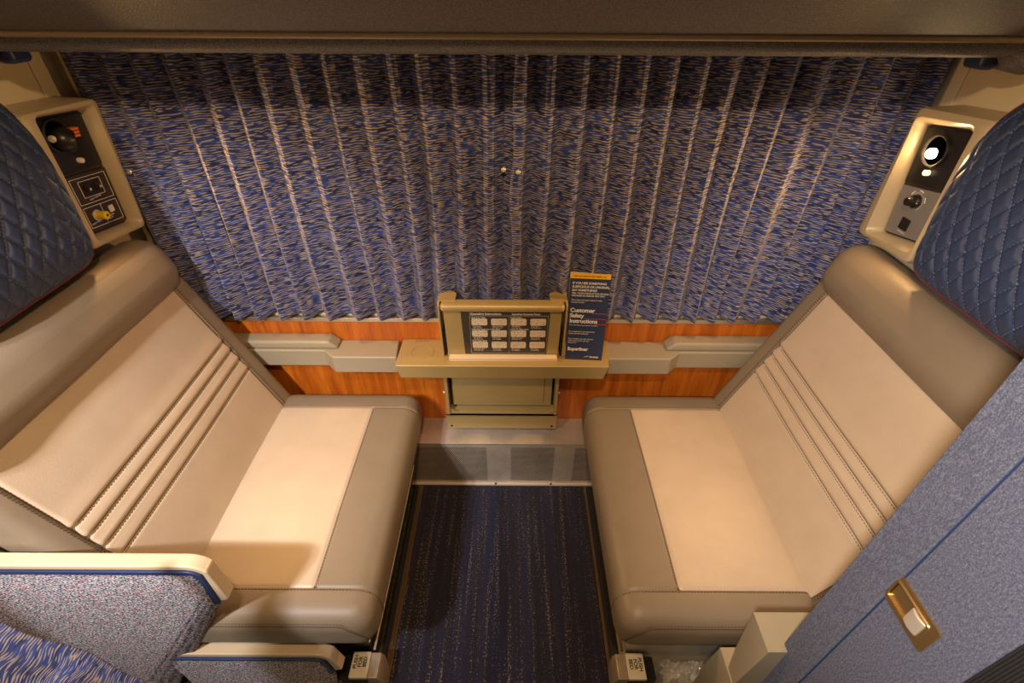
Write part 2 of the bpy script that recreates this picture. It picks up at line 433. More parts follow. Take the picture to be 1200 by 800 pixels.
# ------------------------------------------------------------------ floor covering
cp = BX('carpet', (-.312, .0, .0005), (.258, HY-.010, .007), 'carpet', bevel=.001)
tag(cp, 'dark navy striped carpet runner on the floor between the seats', 'carpet')
tag(BX('threshold_strip', (-.330, .0, .0005), (-.3125, HY-.010, .010), 'bronze', bevel=.002), 'bronze edging strip along the left side of the carpet', 'edging strip')
tag(BX('threshold_strip', (.2585, .0, .0005), (.268, HY-.010, .010), 'bronze', bevel=.002), 'bronze edging strip along the right side of the carpet', 'edging strip')
tag(BX('rubber_strip', (-.347, .0, .0005), (-.3305, HY-.010, .004), 'ribbed', bevel=.001), 'black rubber strip beside the speckled floor on the left', 'floor strip')

tag(BX('rubber_strip', (.2685, .0, .0005), (.2945, HY-.010, .004), 'ribbed', bevel=.001), 'black rubber strip beside the carpet at the foot of the right seat', 'floor strip')
# ------------------------------------------------------------------ seats
TA = math.radians(22)
def make_seat(sx, label, yo):
    W = lambda u, y, z: Vector((CX+sx*u, y, z))
    t = thing('lounge_seat', label, 'seat', (CX+sx*.48, .78, 0), 'facing lounge seats')
    # --- cushion
    lo, hi, r = (.262, .428, .278), (.700, 1.125, .410), .044
    yc = (lo[1]+hi[1])/2
    def cdef(v):
        z = v.z; u = v.x; y = v.y
        if z > .34:
            k = 1-abs(y-yc)/.36; k = smooth01(k)*smooth01((u-.26)/.12)
            z += .005*k*smooth01((z-.34)/.05)
            for d in (abs(u-.395) if .50 < y < 1.045 else 1, abs(y-.50), abs(y-1.045)): z -= .0030*math.exp(-(d/.0035)**2)
        d = abs(z-.335); u -= .004*max(0, 1-(d/.07)**2) if u < .30 else 0
        return W(u, y, z)
    e = lambda c: [c+k for k in (-.009, -.006, -.0035, -.0015, 0, .0015, .0035, .006, .009)]
    def mf(c, ax, side):
        return 1 if (ax == 2 and side > .4 and c[0] > .395 and .50 < c[1] < 1.045) else 0
    bm = bmesh.new()
    rbox(bm, lo, hi, r, cdef, (e(.395), e(.50)+e(1.045), ()), (14, 24, 4), mf)
    cu = link_mesh('seat_cushion', bm, ['leather_border', 'leather_inset'], t, ang=60)
    bm = bmesh.new(); bd = bmesh.new(); S = lambda p: cdef(rproj(p, lo, hi, r))
    nup = Vector((0, 0, 1))
    for y, o in ((.50, -.0045), (1.045, .0045)):
        path = [(.695-.015*k, y, .41) for k in range(26)] + [(.262+.04*(1-k/6), y, .41-.012*k) for k in range(1, 7)] + [(.262, y, .338-.008*k) for k in range(1, 6)]
        pr = [S(p) for p in path]
        if len(bm.verts): link_mesh('stitching', bm, 'thread_dark', cu, smooth=False); bm = bmesh.new()
        dashes(bm, [S((p[0], p[1]+o, p[2])) for p in path], lambda a: Vector((-sx*smooth01((.335-abs(a.x-CX))/.06), 0, 1-.9*smooth01((.335-abs(a.x-CX))/.06))))
        tube(bd, [p+Vector((0, 0, -.0010)) for p in pr[:26]], .0011, 6)
    link_mesh('stitching', bm, 'thread_dark', cu, smooth=False); bm = bmesh.new()
    # lower seam running round the near end face
    path = [(.690-.02*k, .428, .386) for k in range(19)]
    path += [(.33-.008*k, .428, .386-.0016*k*k) for k in range(1, 8)] + [(.268-.003*k, .428, .300-.004*k) for k in range(1, 4)]
    pr = [S(p) for p in path]
    tube(bd, pr, .0013, 6); dashes(bm, [S((p[0], p[1], p[2]+.007)) for p in path], (0, -.5, 1))
    link_mesh('stitching', bm, 'thread_dark', cu, smooth=False); bm = bmesh.new()
    path = [(.395, .50+.02*k, .41) for k in range(28)]
    tube(bd, [S(p)+Vector((0, 0, -.001)) for p in path], .0010, 6)
    dashes(bm, [S((p[0]-.0045, p[1], p[2])) for p in path], (0, 0, 1))
    link_mesh('stitching', bm, 'thread_dark', cu, smooth=False); link_mesh('seam_line', bd, 'thread_dark', cu)
    # --- back
    BZ = .400
    def bk(s, y, n): return W(.668+s*math.sin(TA)-n*math.cos(TA), y, BZ+s*math.cos(TA)+n*math.sin(TA))
    lo2, hi2, r2 = (-.04, .440, -.085), (.480, 1.118, 0), .024
    G = (.272, .240, .205, .168); ya, yb = .486, 1.055
    def bdef(v):
        s, y, n = v.x, v.y, v.z
        if n > -.03:
            n += .006*smooth01(1-abs(y-.775)/.36)*smooth01(s/.12)*smooth01((.47-s)/.05)
            if ya < y < yb and s < .455:
                for g in G: n -= .0055*math.exp(-((s-g)/.0032)**2)
                n += .003*max(math.exp(-((s-g-.012)/.008)**2) for g in G)
            for g in (ya, yb): n -= .0035*math.exp(-((y-g)/.0035)**2)
        return bk(s, y, n)
    ex = []
    for g in G: ex += [g+k for k in (-.012, -.008, -.005, -.0032, -.0016, 0, .0016, .0032, .005, .008, .012)]
    bm = bmesh.new()
    rbox(bm, lo2, hi2, r2, bdef, (ex, e(ya)+e(yb), ()), (18, 20, 3), lambda c, ax, side: 1 if (ax == 2 and side > -.01 and ya < c[1] < yb) else 0)
    ba = link_mesh('backrest', bm, ['leather_border', 'leather_inset'], t, ang=60)
    bm = bmesh.new(); bd = bmesh.new(); S2 = lambda p: bdef(rproj(p, lo2, hi2, r2))
    nn = bk(0, 0, 1)-bk(0, 0, 0)
    for g in G:
        pts = [(g-.0035, ya+(yb-ya)*k/30, 0) for k in range(31)]
        dashes(bm, [S2(p) for p in pts], nn, .0035, .0035, .0012, .0006)
        if g != G[-1]: link_mesh('stitching', bm, 'thread_dark', ba, smooth=False); bm = bmesh.new()
        tube(bd, [S2((g, p[1], 0)) for p in pts], .0009, 6)
    for y, o in ((ya, -1), (yb, 1)):
        link_mesh('stitching', bm, 'thread_dark', ba, smooth=False); bm = bmesh.new()
        pts = [(.002+.46*k/30, y, 0) for k in range(31)]
        tube(bd, [S2(p) for p in pts], .0012, 6)
        for q in (.0045, .0085): dashes(bm, [S2((p[0], y+o*q, 0)) for p in pts], nn)
    link_mesh('stitching', bm, 'thread_dark', ba, smooth=False); link_mesh('seam_line', bd, 'thread_dark', ba)
    # --- bolster roll above the back
    lo3, hi3, r3 = (.447, .425, -.080), (.600, 1.104, .036), .0565
    def rdef(v):
        s, y, n = v.x, v.y, v.z
        n += .010*max(0, 1-((s-.53)/.08)**2) if n > 0 else 0
        n += .0012*math.sin(y*23+s*9)*smooth01((n+.02)/.04)
        return bk(s, y, n)
    bm = bmesh.new(); rbox(bm, lo3, hi3, r3, rdef, ((), (), ()), (14, 24, 6))
    link_mesh('bolster', bm, 'leather_border', t, ang=60)
    # --- base under the cushion
    bm = bmesh.new()
    prism(bm, [(.325, 0), (.325, .10), (.300, .276), (.930, .276), (.930, 0)], lambda u, z: tuple(W(u, .498, z)), lambda u, z: tuple(W(u, 1.062, z)))
    link_mesh('seat_base', bm, 'dark_panel' if sx < 0 else 'label_lit_base_white', t, bevel=.003)  # right base painted paler to stand in for aisle light falling on it
    bm = bmesh.new(); tube(bm, [W(.313, .492, .105), W(.309, .75, .112), W(.307, 1.055, .118)], .0032, 8)
    if sx < 0: tube(bm, [W(.318, .492, .150), W(.311, .60, .170), W(.309, 1.055, .178)], .0018, 8)
    link_mesh('slide_rail', bm, 'bright_steel' if sx < 0 else 'bronze', t)
    # --- shell carrying the headrest
    bm = bmesh.new(); rbox(bm, (.915, .60+yo, 1.02), (.960, .86+yo, 1.30), .02, lambda v: W(v.x, v.y, v.z), ns=(4, 6, 6))
    link_mesh('headrest_shell', bm, 'navy_trim', t, ang=60)
    # --- quilted headrest
    yc, zc = .725+yo, 1.165
    half = [(0, -.190), (.09, -.190), (.148, -.185), (.173, -.160), (.186, -.105), (.199, -.045), (.205, .02), (.202, .06), (.187, .105), (.157, .140), (.115, .165), (.06, .178), (0, .182)]
    poly = half + [(-x, z) for x, z in half[-2:0:-1]]
    # smooth the outline
    def cr(p0, p1, p2, p3, q):
        return tuple(.5*((2*p1[i])+(-p0[i]+p2[i])*q+(2*p0[i]-5*p1[i]+4*p2[i]-p3[i])*q*q+(-p0[i]+3*p1[i]-3*p2[i]+p3[i])*q**3) for i in (0, 1))
    out = []; m = len(poly)
    for i in range(m):
        for q in range(6): out.append(cr(poly[i-1], poly[i], poly[(i+1) % m], poly[(i+2) % m], q/6))
    angs = sorted((math.atan2(z, x), math.hypot(x, z)) for x, z in out)
    def Rad(a):
        import bisect
        i = bisect.bisect([q[0] for q in angs], a) % len(angs)
        a1, r1 = angs[i]; a0, r0 = angs[i-1]
        d = (a1-a0) % (2*math.pi); e_ = (a-a0) % (2*math.pi)
        return r0+(r1-r0)*(e_/d if d > 1e-9 else 0)
    th8 = math.tan(math.radians(8))
    KZ, KY = .062, .037
    def front(dy, dz, rho):
        edge = max(0, 1-rho**3.2)**.5
        f = .010+.044*edge
        p, q = dy/KY+dz/KZ*1.0, dy/KY-dz/KZ*1.0
        dd = min(abs(p-round(p)), abs(q-round(q)))
        f -= (.0026*math.exp(-(dd/.05)**2)+.0020*math.exp(-(dd/.17)**2))*min(1, edge*1.6)
        return f
    def hp(dy, dz, f): return W(.876+ (dz+.165)*th8*.8 - f, yc+dy, zc+dz)
    bm = bmesh.new(); n = 150; grid = []
    def sq(i, j):
        a, b = 2*i/n-1, 2*j/n-1
        return a*math.sqrt(1-b*b/2), b*math.sqrt(1-a*a/2)
    for i in range(n+1):
        row = []
        for j in range(n+1):
            x, z = sq(i, j); rho = min(1, math.hypot(x, z)); a = math.atan2(z, x); R_ = Rad(a)
            dy, dz = rho*R_*math.cos(a), rho*R_*math.sin(a)
            row.append(bm.verts.new(hp(dy, dz, front(dy, dz, rho))))
        grid.append(row)
    for i in range(n):
        for j in range(n): bm.faces.new((grid[i][j], grid[i+1][j], grid[i+1][j+1], grid[i][j+1]))
    rim = [grid[i][0] for i in range(n)]+[grid[n][j] for j in range(n)]+[grid[i][n] for i in range(n, 0, -1)]+[grid[0][j] for j in range(n, 0, -1)]
    back = [bm.verts.new((CX+sx*.922, v.co.y*.94+(.725+yo)*.06, v.co.z*.94+1.165*.06)) for v in rim]
    L_ = len(rim)
    for k in range(L_): bm.faces.new((rim[k], rim[(k+1) % L_], back[(k+1) % L_], back[k]))
    bm.faces.new(back)
    rimpts = [v.co.copy() for v in rim[::3]]
    hr = link_mesh('headrest', bm, 'quilt', t, ang=80)
    bm = bmesh.new(); tube(bm, [p+Vector((-sx*.003, 0, 0)) for p in rimpts], .0026, 6, closed=True); link_mesh('piping', bm, 'piping_red', hr)
    bm = bmesh.new()
    for sg in (1, -1):
        for k in range(-12, 13):
            pts = []
            for q in range(-60, 61):
                dz = q*.0031; dy = (k - sg*dz/KZ)*KY
                a = math.atan2(dz, dy); rho = math.hypot(dy, dz)/Rad(a)
                if rho < .975: pts.append(hp(dy, dz, front(dy, dz, rho)+.0006))
                elif len(pts) > 3: break
            if len(pts) > 3: dashes(bm, pts, (-sx, 0, 0), .0035, .0032, .0009, .0005)
    link_mesh('stitching', bm, 'thread_blue', hr, smooth=False)
    return t
make_seat(-1, 'beige leather seat on the left, behind the tweed armrest, with navy quilted headrest', .030)
make_seat(1, 'beige leather seat on the right, beside the blue carpeted door, with navy quilted headrest', -.002)

# ------------------------------------------------------------------ push latches at the foot of each seat
def latch(sx, label):
    X = lambda u: CX+sx*u
    t = thing('bed_latch', label, 'latch', (X(.34), .465, .0), 'bed release latches')
    bm = bmesh.new(); prism(bm, [(.288, 0), (.288, .085), (.296, .100), (.320, .100), (.320, 0)], lambda u, z: (X(u), .432, z), lambda u, z: (X(u), .488, z))
    link_mesh('pedal', bm, 'pedal', t, bevel=.002)
    bm = bmesh.new(); box(bm, (min(X(.320), X(.364)), .432, .090), (max(X(.320), X(.364)), .489, .102))
    lp = link_mesh('label_plate', bm, 'label_lit_base_white', t, bevel=.0015)
    bm = bmesh.new(); box(bm, (min(X(.322), X(.39)), .436, .0), (max(X(.322), X(.39)), .486, .089)); link_mesh('latch_body', bm, 'black', t, bevel=.001)
    right = (0, 1, 0) if sx < 0 else (0, -1, 0); up = (-1, 0, 0) if sx < 0 else (1, 0, 0)
    cy = .466 if sx < 0 else .464
    for k, w in enumerate(('PUSH', 'FOR', 'BED')):
        u = .3500-k*.0115
        text('lettering', w, .0125, (X(u), cy, .1024), right, up, 'gap', lp, 'CENTER', bold=.0003)
    return t
latch(-1, 'small latch with a white PUSH FOR BED plate below the left seat')
latch(1, 'small latch with a white PUSH FOR BED plate below the right seat')

# ------------------------------------------------------------------ armrests on the window wall
def wall_arm(sx, label):
    X = lambda u: CX+sx*u
    t = thing('wall_armrest', label, 'armrest', (X(.58), WY-.01, .50), 'wall armrests')
    plan = [(.318, WY-.008), (.310, 1.095), (.500, 1.095), (.535, 1.126), (.86, 1.126), (.86, WY-.008)]
    bm = bmesh.new(); prism(bm, plan, lambda u, y: (X(u if y > 1.1 else u+.004), y+(.006 if y < 1.15 else 0), .500), lambda u, y: (X(u), y, .566))
    link_mesh('arm_shelf', bm, 'arm_plastic', t, bevel=.005, segs=3)
    bm = bmesh.new()
    rbox(bm, (.492, 1.132, .5655), (.835, WY-.010, .594), .009, lambda v: Vector((X(v.x + (.022*smooth01((v.z-.566)/.028) if v.x < .51 else 0)), v.y, v.z)), ns=(10, 4, 3))
    link_mesh('arm_pad', bm, 'arm_plastic', t, ang=50)
wall_arm(-1, 'grey beige armrest on the wood panel to the left of the table')
wall_arm(1, 'grey beige armrest on the wood panel to the right of the table')

# ------------------------------------------------------------------ folding table
T0 = thing('folding_table', 'olive tan folding table unit with an instruction plaque, fixed below the curtains', 'table', (CX, 1.12, .25))
plan = [(-.338, 1.052), (.280, 1.052), (.296, WY-.008), (-.336, WY-.008)]
bm = bmesh.new()
prism(bm, plan, lambda x, y: (x+(.010 if x < 0 else -.010)*(1 if y < 1.1 else .3), y+(.008 if y < 1.1 else 0), .516), lambda x, y: (x, y, .571))
link_mesh('tray', bm, 'table_paint', T0, bevel=.004, segs=3)
bm = bmesh.new()
ring = lambda r0, r1, z0, z1, cx, cy: [[(cx+r*math.cos(2*math.pi*k/40), cy+r*math.sin(2*math.pi*k/40), z) for k in range(40)] for r, z in ((r0, z0), (r0, z1), (r1, z1), (r1, z0))]
loft(bm, ring(.034, .0325, .571, .5722, -.266, 1.115), caps=False); link_mesh('cup_ring', bm, 'table_paint', T0)
# side wings either side of the stowed leaf
for s, xw in ((-1, -.203), (1, .151)):
    d = -s
    bm = bmesh.new()
    prism(bm, [(1.095, .571), (1.085, .72), (1.090, .752), (1.10, .760), (1.155, .762), (1.168, .748), (1.175, .571)], lambda y, z: (xw, y, z), lambda y, z: (xw+d*.005, y, z))
    link_mesh('side_wing', bm, 'table_paint', T0, bevel=.0015)
    bm = bmesh.new()   # top flange of the wing, cut on a slope
    prism(bm, [(xw, 1.100), (xw, 1.156), (xw+d*.030, 1.156), (xw+d*.048, 1.140), (xw+d*.048, 1.100)], lambda x, y: (x, y, .758), lambda x, y: (x, y, .762))
    link_mesh('wing_flange', bm, 'table_paint', T0, bevel=.001)
    bm = bmesh.new(); box(bm, (min(xw+d*.005, xw+d*.0115), 1.100, .572), (max(xw+d*.005, xw+d*.0115), 1.150, .66)); link_mesh('slot', bm, 'gap', T0, bevel=0)
# stowed leaf
bm = bmesh.new(); prism(bm, [(1.094, .571), (1.094, .738), (1.120, .738), (1.120, .571)], lambda y, z: (-.190 if z > .6 else -.187, y, z), lambda y, z: (.138 if z > .6 else .134, y, z))
lf = link_mesh('table_leaf', bm, 'table_paint', T0, bevel=.002)
bm = bmesh.new(); rbox(bm, (-.196, 1.078, .735), (.143, 1.118, .760), .0115, lambda v: v, ns=(14, 3, 3)); link_mesh('leaf_edge', bm, 'table_paint', T0, ang=60)
bm = bmesh.new(); box(bm, (-.182, 1.073, .5705), (.131, 1.0925, .5835)); link_mesh('leaf_lip', bm, 'cream_strip', T0, bevel=.002)
# plaque
bm = bmesh.new(); prism(bm, [(-.142, .734), (-.136, .584), (.101, .584), (.105, .734)], lambda x, z: (x, 1.0935, z), lambda x, z: (x, 1.0925, z))
pq = link_mesh('instruction_plaque', bm, 'plaque', T0, smooth=False)
PY = 1.0922
def ptext(s, size, x, z, al='LEFT', mat='white_print', bold=0.): return text('lettering', s, size, (x, PY, z), (1, 0, 0), (0, 0, 1), mat, pq, al, .0001, 1.0, bold)
ptext('Operating Instructions', .0095, -.117, .7215, bold=.0002); ptext('Superliner Economy Room', .0072, -.001, .7215, bold=.0002)
heads = {(0, 0): 'Using Your Table', (2, 0): 'Reclining Seat', (0, 1): 'Converting Seats Into Lower Berth', (2, 1): 'Lowering Upper Berth', (0, 2): 'Using Upper Berth'}
for j in range(3):
    for i in range(4):
        x0 = -.113+i*.0545; z1 = (.709, .669, .629)[j]
        bm = bmesh.new(); prism(bm, [(x0+.003, z1), (x0, z1-.003), (x0, z1-.020), (x0+.003, z1-.023), (x0+.041, z1-.023), (x0+.044, z1-.020), (x0+.044, z1-.003), (x0+.041, z1)], lambda x, z: (x, PY+.0002, z), lambda x, z: (x, PY-.0002, z))
        link_mesh('picture', bm, 'drawing', pq, smooth=False)
        ptext(random.choice(['Pull handle', 'Lift up latch', 'Push down', 'Raise the table']), .0052, x0+.003, z1-.0282)
        ptext(random.choice(['and slide out.', 'until locked.', 'to lower.', 'and release.']), .0052, x0+.003, z1-.0327)
        if (i, j) in heads: ptext(heads[(i, j)], .0056, x0-.001, z1+.0018, bold=.0001)
bm = bmesh.new()
for (a, b) in (((-.117, .5865), (.096, .5865)), ((-.1165, .718), (.100, .718))): box(bm, (a[0], PY-.0002, a[1]), (b[0], PY+.0002, a[1]+.0004))
for x in (-.118, -.0085, .0995): box(bm, (x, PY-.0002, .5865), (x+.0004, PY+.0002, .718))
link_mesh('border_lines', bm, 'white_print', pq, smooth=False)
# frame below the tray
bm = bmesh.new()
box(bm, (-.212, 1.112, .300), (-.202, WY-.008, .520)); link_mesh('leg_frame', bm, 'table_paint', T0, bevel=.001)
bm = bmesh.new(); box(bm, (.138, 1.112, .300), (.148, WY-.008, .520)); link_mesh('leg_frame', bm, 'table_paint', T0, bevel=.001)
bm = bmesh.new(); box(bm, (-.194, 1.138, .330), (.130, 1.150, .516)); link_mesh('lower_leaf', bm, 'table_paint', T0, bevel=.002)
bm = bmesh.new(); box(bm, (-.168, 1.134, .345), (.104, 1.139, .516)); link_mesh('lower_panel', bm, 'table_paint', T0, bevel=.0015)
bm = bmesh.new(); box(bm, (-.204, 1.160, .300), (.142, 1.180, .520)); link_mesh('shadow_gap', bm, 'gap', T0, bevel=0)
bm = bmesh.new(); box(bm, (-.216, 1.106, .253), (.150, 1.118, .312)); box(bm, (-.216, 1.106, .308), (.150, WY-.010, .312))
link_mesh('foot_plate', bm, 'table_paint', T0, bevel=.0015)
for x in (-.200, .134):
    bm = bmesh.new(); lathe(bm, [(.0045, 0), (.004, .001), (.0001, .0018)], (x, 1.1062, .264), (0, -1, 0), 12); link_mesh('screw', bm, 'gap', T0)
for x in (-.216, .151):
    bm = bmesh.new(); lathe(bm, [(.004, 0), (.0038, .004), (.002, .005)], (x, 1.13, .395), (math.copysign(1, x), 0, 0), 12); link_mesh('pivot_pin', bm, 'bright_steel', T0)
for s, x in ((1, -.204), (-1, .140)):
    bm = bmesh.new(); prism(bm, [(x, .312), (x+s*.030, .312), (x+s*.012, .322), (x, .332)], lambda x, z: (x, 1.118, z), lambda x, z: (x, 1.128, z)); link_mesh('gusset', bm, 'table_paint', T0, bevel=.001)

# ------------------------------------------------------------------ brochure leaning at the right of the table
BR = thing('safety_brochure', 'navy safety brochure with a yellow top standing on the right end of the table', 'brochure', (.208, 1.09, .572))
b0 = Vector((.1550, 1.086, .5725)); br = Vector((.1065, -.006, -.001)); bu = Vector((-.001, .030, .268))
bn = br.cross(bu).normalized()
bm = bmesh.new(); th = bn*(-.0016)
lo_ = [b0, b0+br, b0+br+bu, b0+bu]; loft(bm, [lo_, [p+th for p in lo_]]); bc = link_mesh('cover', bm, 'brochure', BR, smooth=False)
def bp(a, b, e=.0002): return b0+br*a+bu*b+bn*e
def bquad(nm, a0, a1, c0, c1, mat, e=.0003):
    bm = bmesh.new(); q = [bp(a0, c0, 0), bp(a1, c0, 0), bp(a1, c1, 0), bp(a0, c1, 0)]
    loft(bm, [[p+bn*e for p in q], [p+bn*.0000 for p in q]]); return link_mesh(nm, bm, mat, bc, smooth=False)
bquad('yellow_band', 0, 1, .945, 1.0, 'brochure_top')
bm = bmesh.new(); q = [b0+br*1.0+th, b0+br*1.0+bu*.99+th, b0+bu*1.0+th*1, b0+th]
loft(bm, [[p+th*.3 for p in q], [p+th*3.2 for p in q]]); link_mesh('pages', bm, 'paper', BR, smooth=False)
def bt(s, size, a, b, mat='white_print', bold=0., al='LEFT'): return text('lettering', s, size, bp(a, b, .0005), br, bu, mat, bc, al, .0001, .95, bold)
bt('THIS IS A NO SMOKING TRAIN - FEDERAL LAW', .0043, .08, .965, 'gap', .00005)
for k, s in enumerate(('IF YOU SEE SOMETHING', 'SUSPICIOUS OR UNUSUAL,', 'SAY SOMETHING!')): bt(s, .0088, .06, .885-.038*k, bold=.0002)
for k, s in enumerate(('TELL YOUR CONDUCTOR OR CALL', 'POLICE 800-331-0008 OR TEXT 27311')): bt(s, .0064 if k == 0 else .0058, .06, .778-.026*k, bold=.0001)
for k, s in enumerate(('Please leave this card onboard when', 'leaving the train.')): bt(s, .0060, .06, .705-.025*k)
for k, s in enumerate(('Customer', 'Safety', 'Instructions')): bt(s, .0172, .05, .575-.062*k, bold=.0005)
for k in range(3): bquad('red_rule', (.62, .42, .72)[k], 1.0, .560-.062*k, .566-.062*k, 'red_print')
bt('Please read before departing from the station', .0046, .05, .418)
for k, s in enumerate(('For assistance in the restrooms,', 'please see the attendant.')): bt(s, .0060, .05, .340-.024*k)
for k, s in enumerate(('For accessible formats of these', 'safety instructions ask the', 'train crew.')): bt(s, .0060, .05, .252-.024*k)
bt('Superliner', .0150, .05, .115, bold=.0005)
bt('Amtrak', .0085, .66, .030, bold=.0003)
bm = bmesh.new(); q = [bp(.50, .034), bp(.60, .050), bp(.66, .052), bp(.58, .040)]; loft(bm, [[p+bn*.0003 for p in q], q]); link_mesh('emblem', bm, 'white_print', bc, smooth=False)

# ------------------------------------------------------------------ window curtains
def curtain(x0, x1, label, phase, flip):
    cx = (x0+x1)/2; zt, zb = 1.372, .664
    t = thing('window_curtain', label, 'curtain', (cx, 1.15, zb), 'window curtains')
    per = .0660; npl = round(abs(x1-x0)/per); nu = npl*12; nv = 70
    bm = bmesh.new(); uvl = bm.loops.layers.uv.new('UVMap'); rows = []
    rnd = random.Random(3 if flip else 5); jit = [rnd.uniform(-.10, .10) for _ in range(npl+2)]
    amp0 = [rnd.uniform(.80, 1.2) for _ in range(npl+2)]
    for j in range(nv+1):
        v = j/nv; z = zt+(zb-zt)*v; row = []
        for i in range(nu+1):
            a = i/nu*npl; k = int(min(a, npl-1e-6)); fr = a-k
            jj = jit[k]*(1-fr)+jit[k+1]*fr
            A = (amp0[k]*(1-fr)+amp0[k+1]*fr)*(.0105+.0105*v)
            pk = .40+.05*math.sin(k*2.1)
            tri = (fr/pk if fr < pk else (1-fr)/(1-pk)); tri = tri*.86+.14*(.5-.5*math.cos(math.pi*tri))
            lean = .012*math.sin(2.3*v+k*.7)*v+jj*per*.8
            gath = 0
            if k >= npl-3: # fabric near the meeting edge is slacker
                gath = .006*math.sin(v*7+k)*v
            x = x0+(x1-x0)*i/nu + lean*(1 if 0 < i < nu else .2)
            y = 1.162 - A*(2*tri-1) + gath
            zz = z + (.002*math.cos(a*6.28)-.0*v if j == nv else 0)
            row.append((bm.verts.new((x, y, zz)), (a*per*1.15, z)))
        rows.append(row)
    for j in range(nv):
        for i in range(nu):
            q = [rows[j][i], rows[j+1][i], rows[j+1][i+1], rows[j][i+1]]
            f = bm.faces.new([a[0] for a in q])
            for lp, a in zip(f.loops, q): lp[uvl].uv = a[1]
    creases = []
    o = link_mesh('curtain_fabric', bm, 'curtain', t, ang=28)
    s = o.modifiers.new('Solidify', 'SOLIDIFY'); s.thickness = .0012; s.offset = 0
    return t
cl_ = curtain(-.960, -.016, 'streaked navy and cream pleated curtain over the left half of the window', 0, False)
cr_ = curtain(.938, -.020, 'streaked navy and cream pleated curtain over the right half of the window', 0, True)
bm = bmesh.new(); uvl = bm.loops.layers.uv.new('UVMap'); rows = []
for j in range(61):
    z = 1.370-(1.370-.668)*j/60; w_ = .004*math.sin(z*11)+.003*math.sin(z*29)
    rows.append([(bm.verts.new((-.002+w_+.024*i/4, 1.1395-.0035*math.sin(math.pi*i/4)+.002*math.sin(z*17), z)), (.9+.024*i/4, z)) for i in range(5)])
for j in range(60):
    for i in range(4):
        q = [rows[j][i], rows[j+1][i], rows[j+1][i+1], rows[j][i+1]]; f = bm.faces.new([a[0] for a in q])
        for lp, a in zip(f.loops, q): lp[uvl].uv = a[1]
hm = link_mesh('curtain_hem', bm, 'curtain', cr_, ang=60); sm = hm.modifiers.new('Solidify', 'SOLIDIFY'); sm.thickness = .003
def snap(x, y, z, par):
    bm = bmesh.new(); lathe(bm, [(.0055, 0), (.0055, .0012), (.0042, .0022), (.0036, .0012), (.0028, .0012), (.0022, .0026), (.0001, .003)], (x, y, z), (0, -1, .25), 16)
    link_mesh('snap_fastener', bm, 'bright_steel', par)
snap(-.905, 1.139, 1.090, cl_); snap(-.022, 1.139, 1.101, cl_); snap(.012, 1.1335, 1.097, cr_)

# ------------------------------------------------------------------ stowed upper berth
UB = thing('upper_berth', 'dark grey textured upper berth folded up above the curtains', 'berth', (CX, .95, 1.33))
x0, x1 = XL+.012, XR-.012
prof = [(1.165, 1.395), (1.12, 1.376), (1.00, 1.357), (.962, 1.353), (.950, 1.357), (.945, 1.366), (.944, 1.379)]
up_ = [(.943, 1.3845), (.90, 1.404), (.80, 1.450), (.55, 1.640), (.30, 1.90), (.34, 1.93), (.60, 1.70), (.85, 1.52), (1.165, 1.45)]
bm = bmesh.new(); prism(bm, prof+up_, lambda y, z: (x0, y, z), lambda y, z: (x1, y, z))
link_mesh('berth_shell', bm, 'berth', UB, bevel=.003)
bm = bmesh.new(); prism(bm, [(.948, 1.3765), (.9405, 1.3765), (.9385, 1.379), (.9385, 1.3825), (.940, 1.3855), (.948, 1.3875)], lambda y, z: (x0, y, z), lambda y, z: (x1, y, z))
link_mesh('edge_moulding', bm, 'berth_trim', UB, bevel=.0008)
for s in (-1, 1):
    X = lambda u: CX+s*u
    bm = bmesh.new()
    rings = []
    for u, zb in ((.880, 1.356), (.889, 1.349), (.899, 1.338), (.912, 1.330), (.928, 1.326), (.945, 1.326), (.955, 1.330)):
        rings.append([(X(u), y, z) for y, z in ((.950, 1.360), (.947, (zb+1.36)/2), (.955, zb+.004), (.970, zb), (1.03, zb+.002), (1.045, zb+.010), (1.05, 1.362))])
    loft(bm, rings); link_mesh('hinge_arm', bm, 'berth', UB, ang=50)
    bm = bmesh.new(); rbox(bm, (.868, .985, 1.330), (.900, 1.035, 1.362), .010, lambda v: Vector((X(v.x), v.y, v.z)), ns=(3, 3, 3)); link_mesh('mattress_corner', bm, 'navy_trim', UB, ang=60)

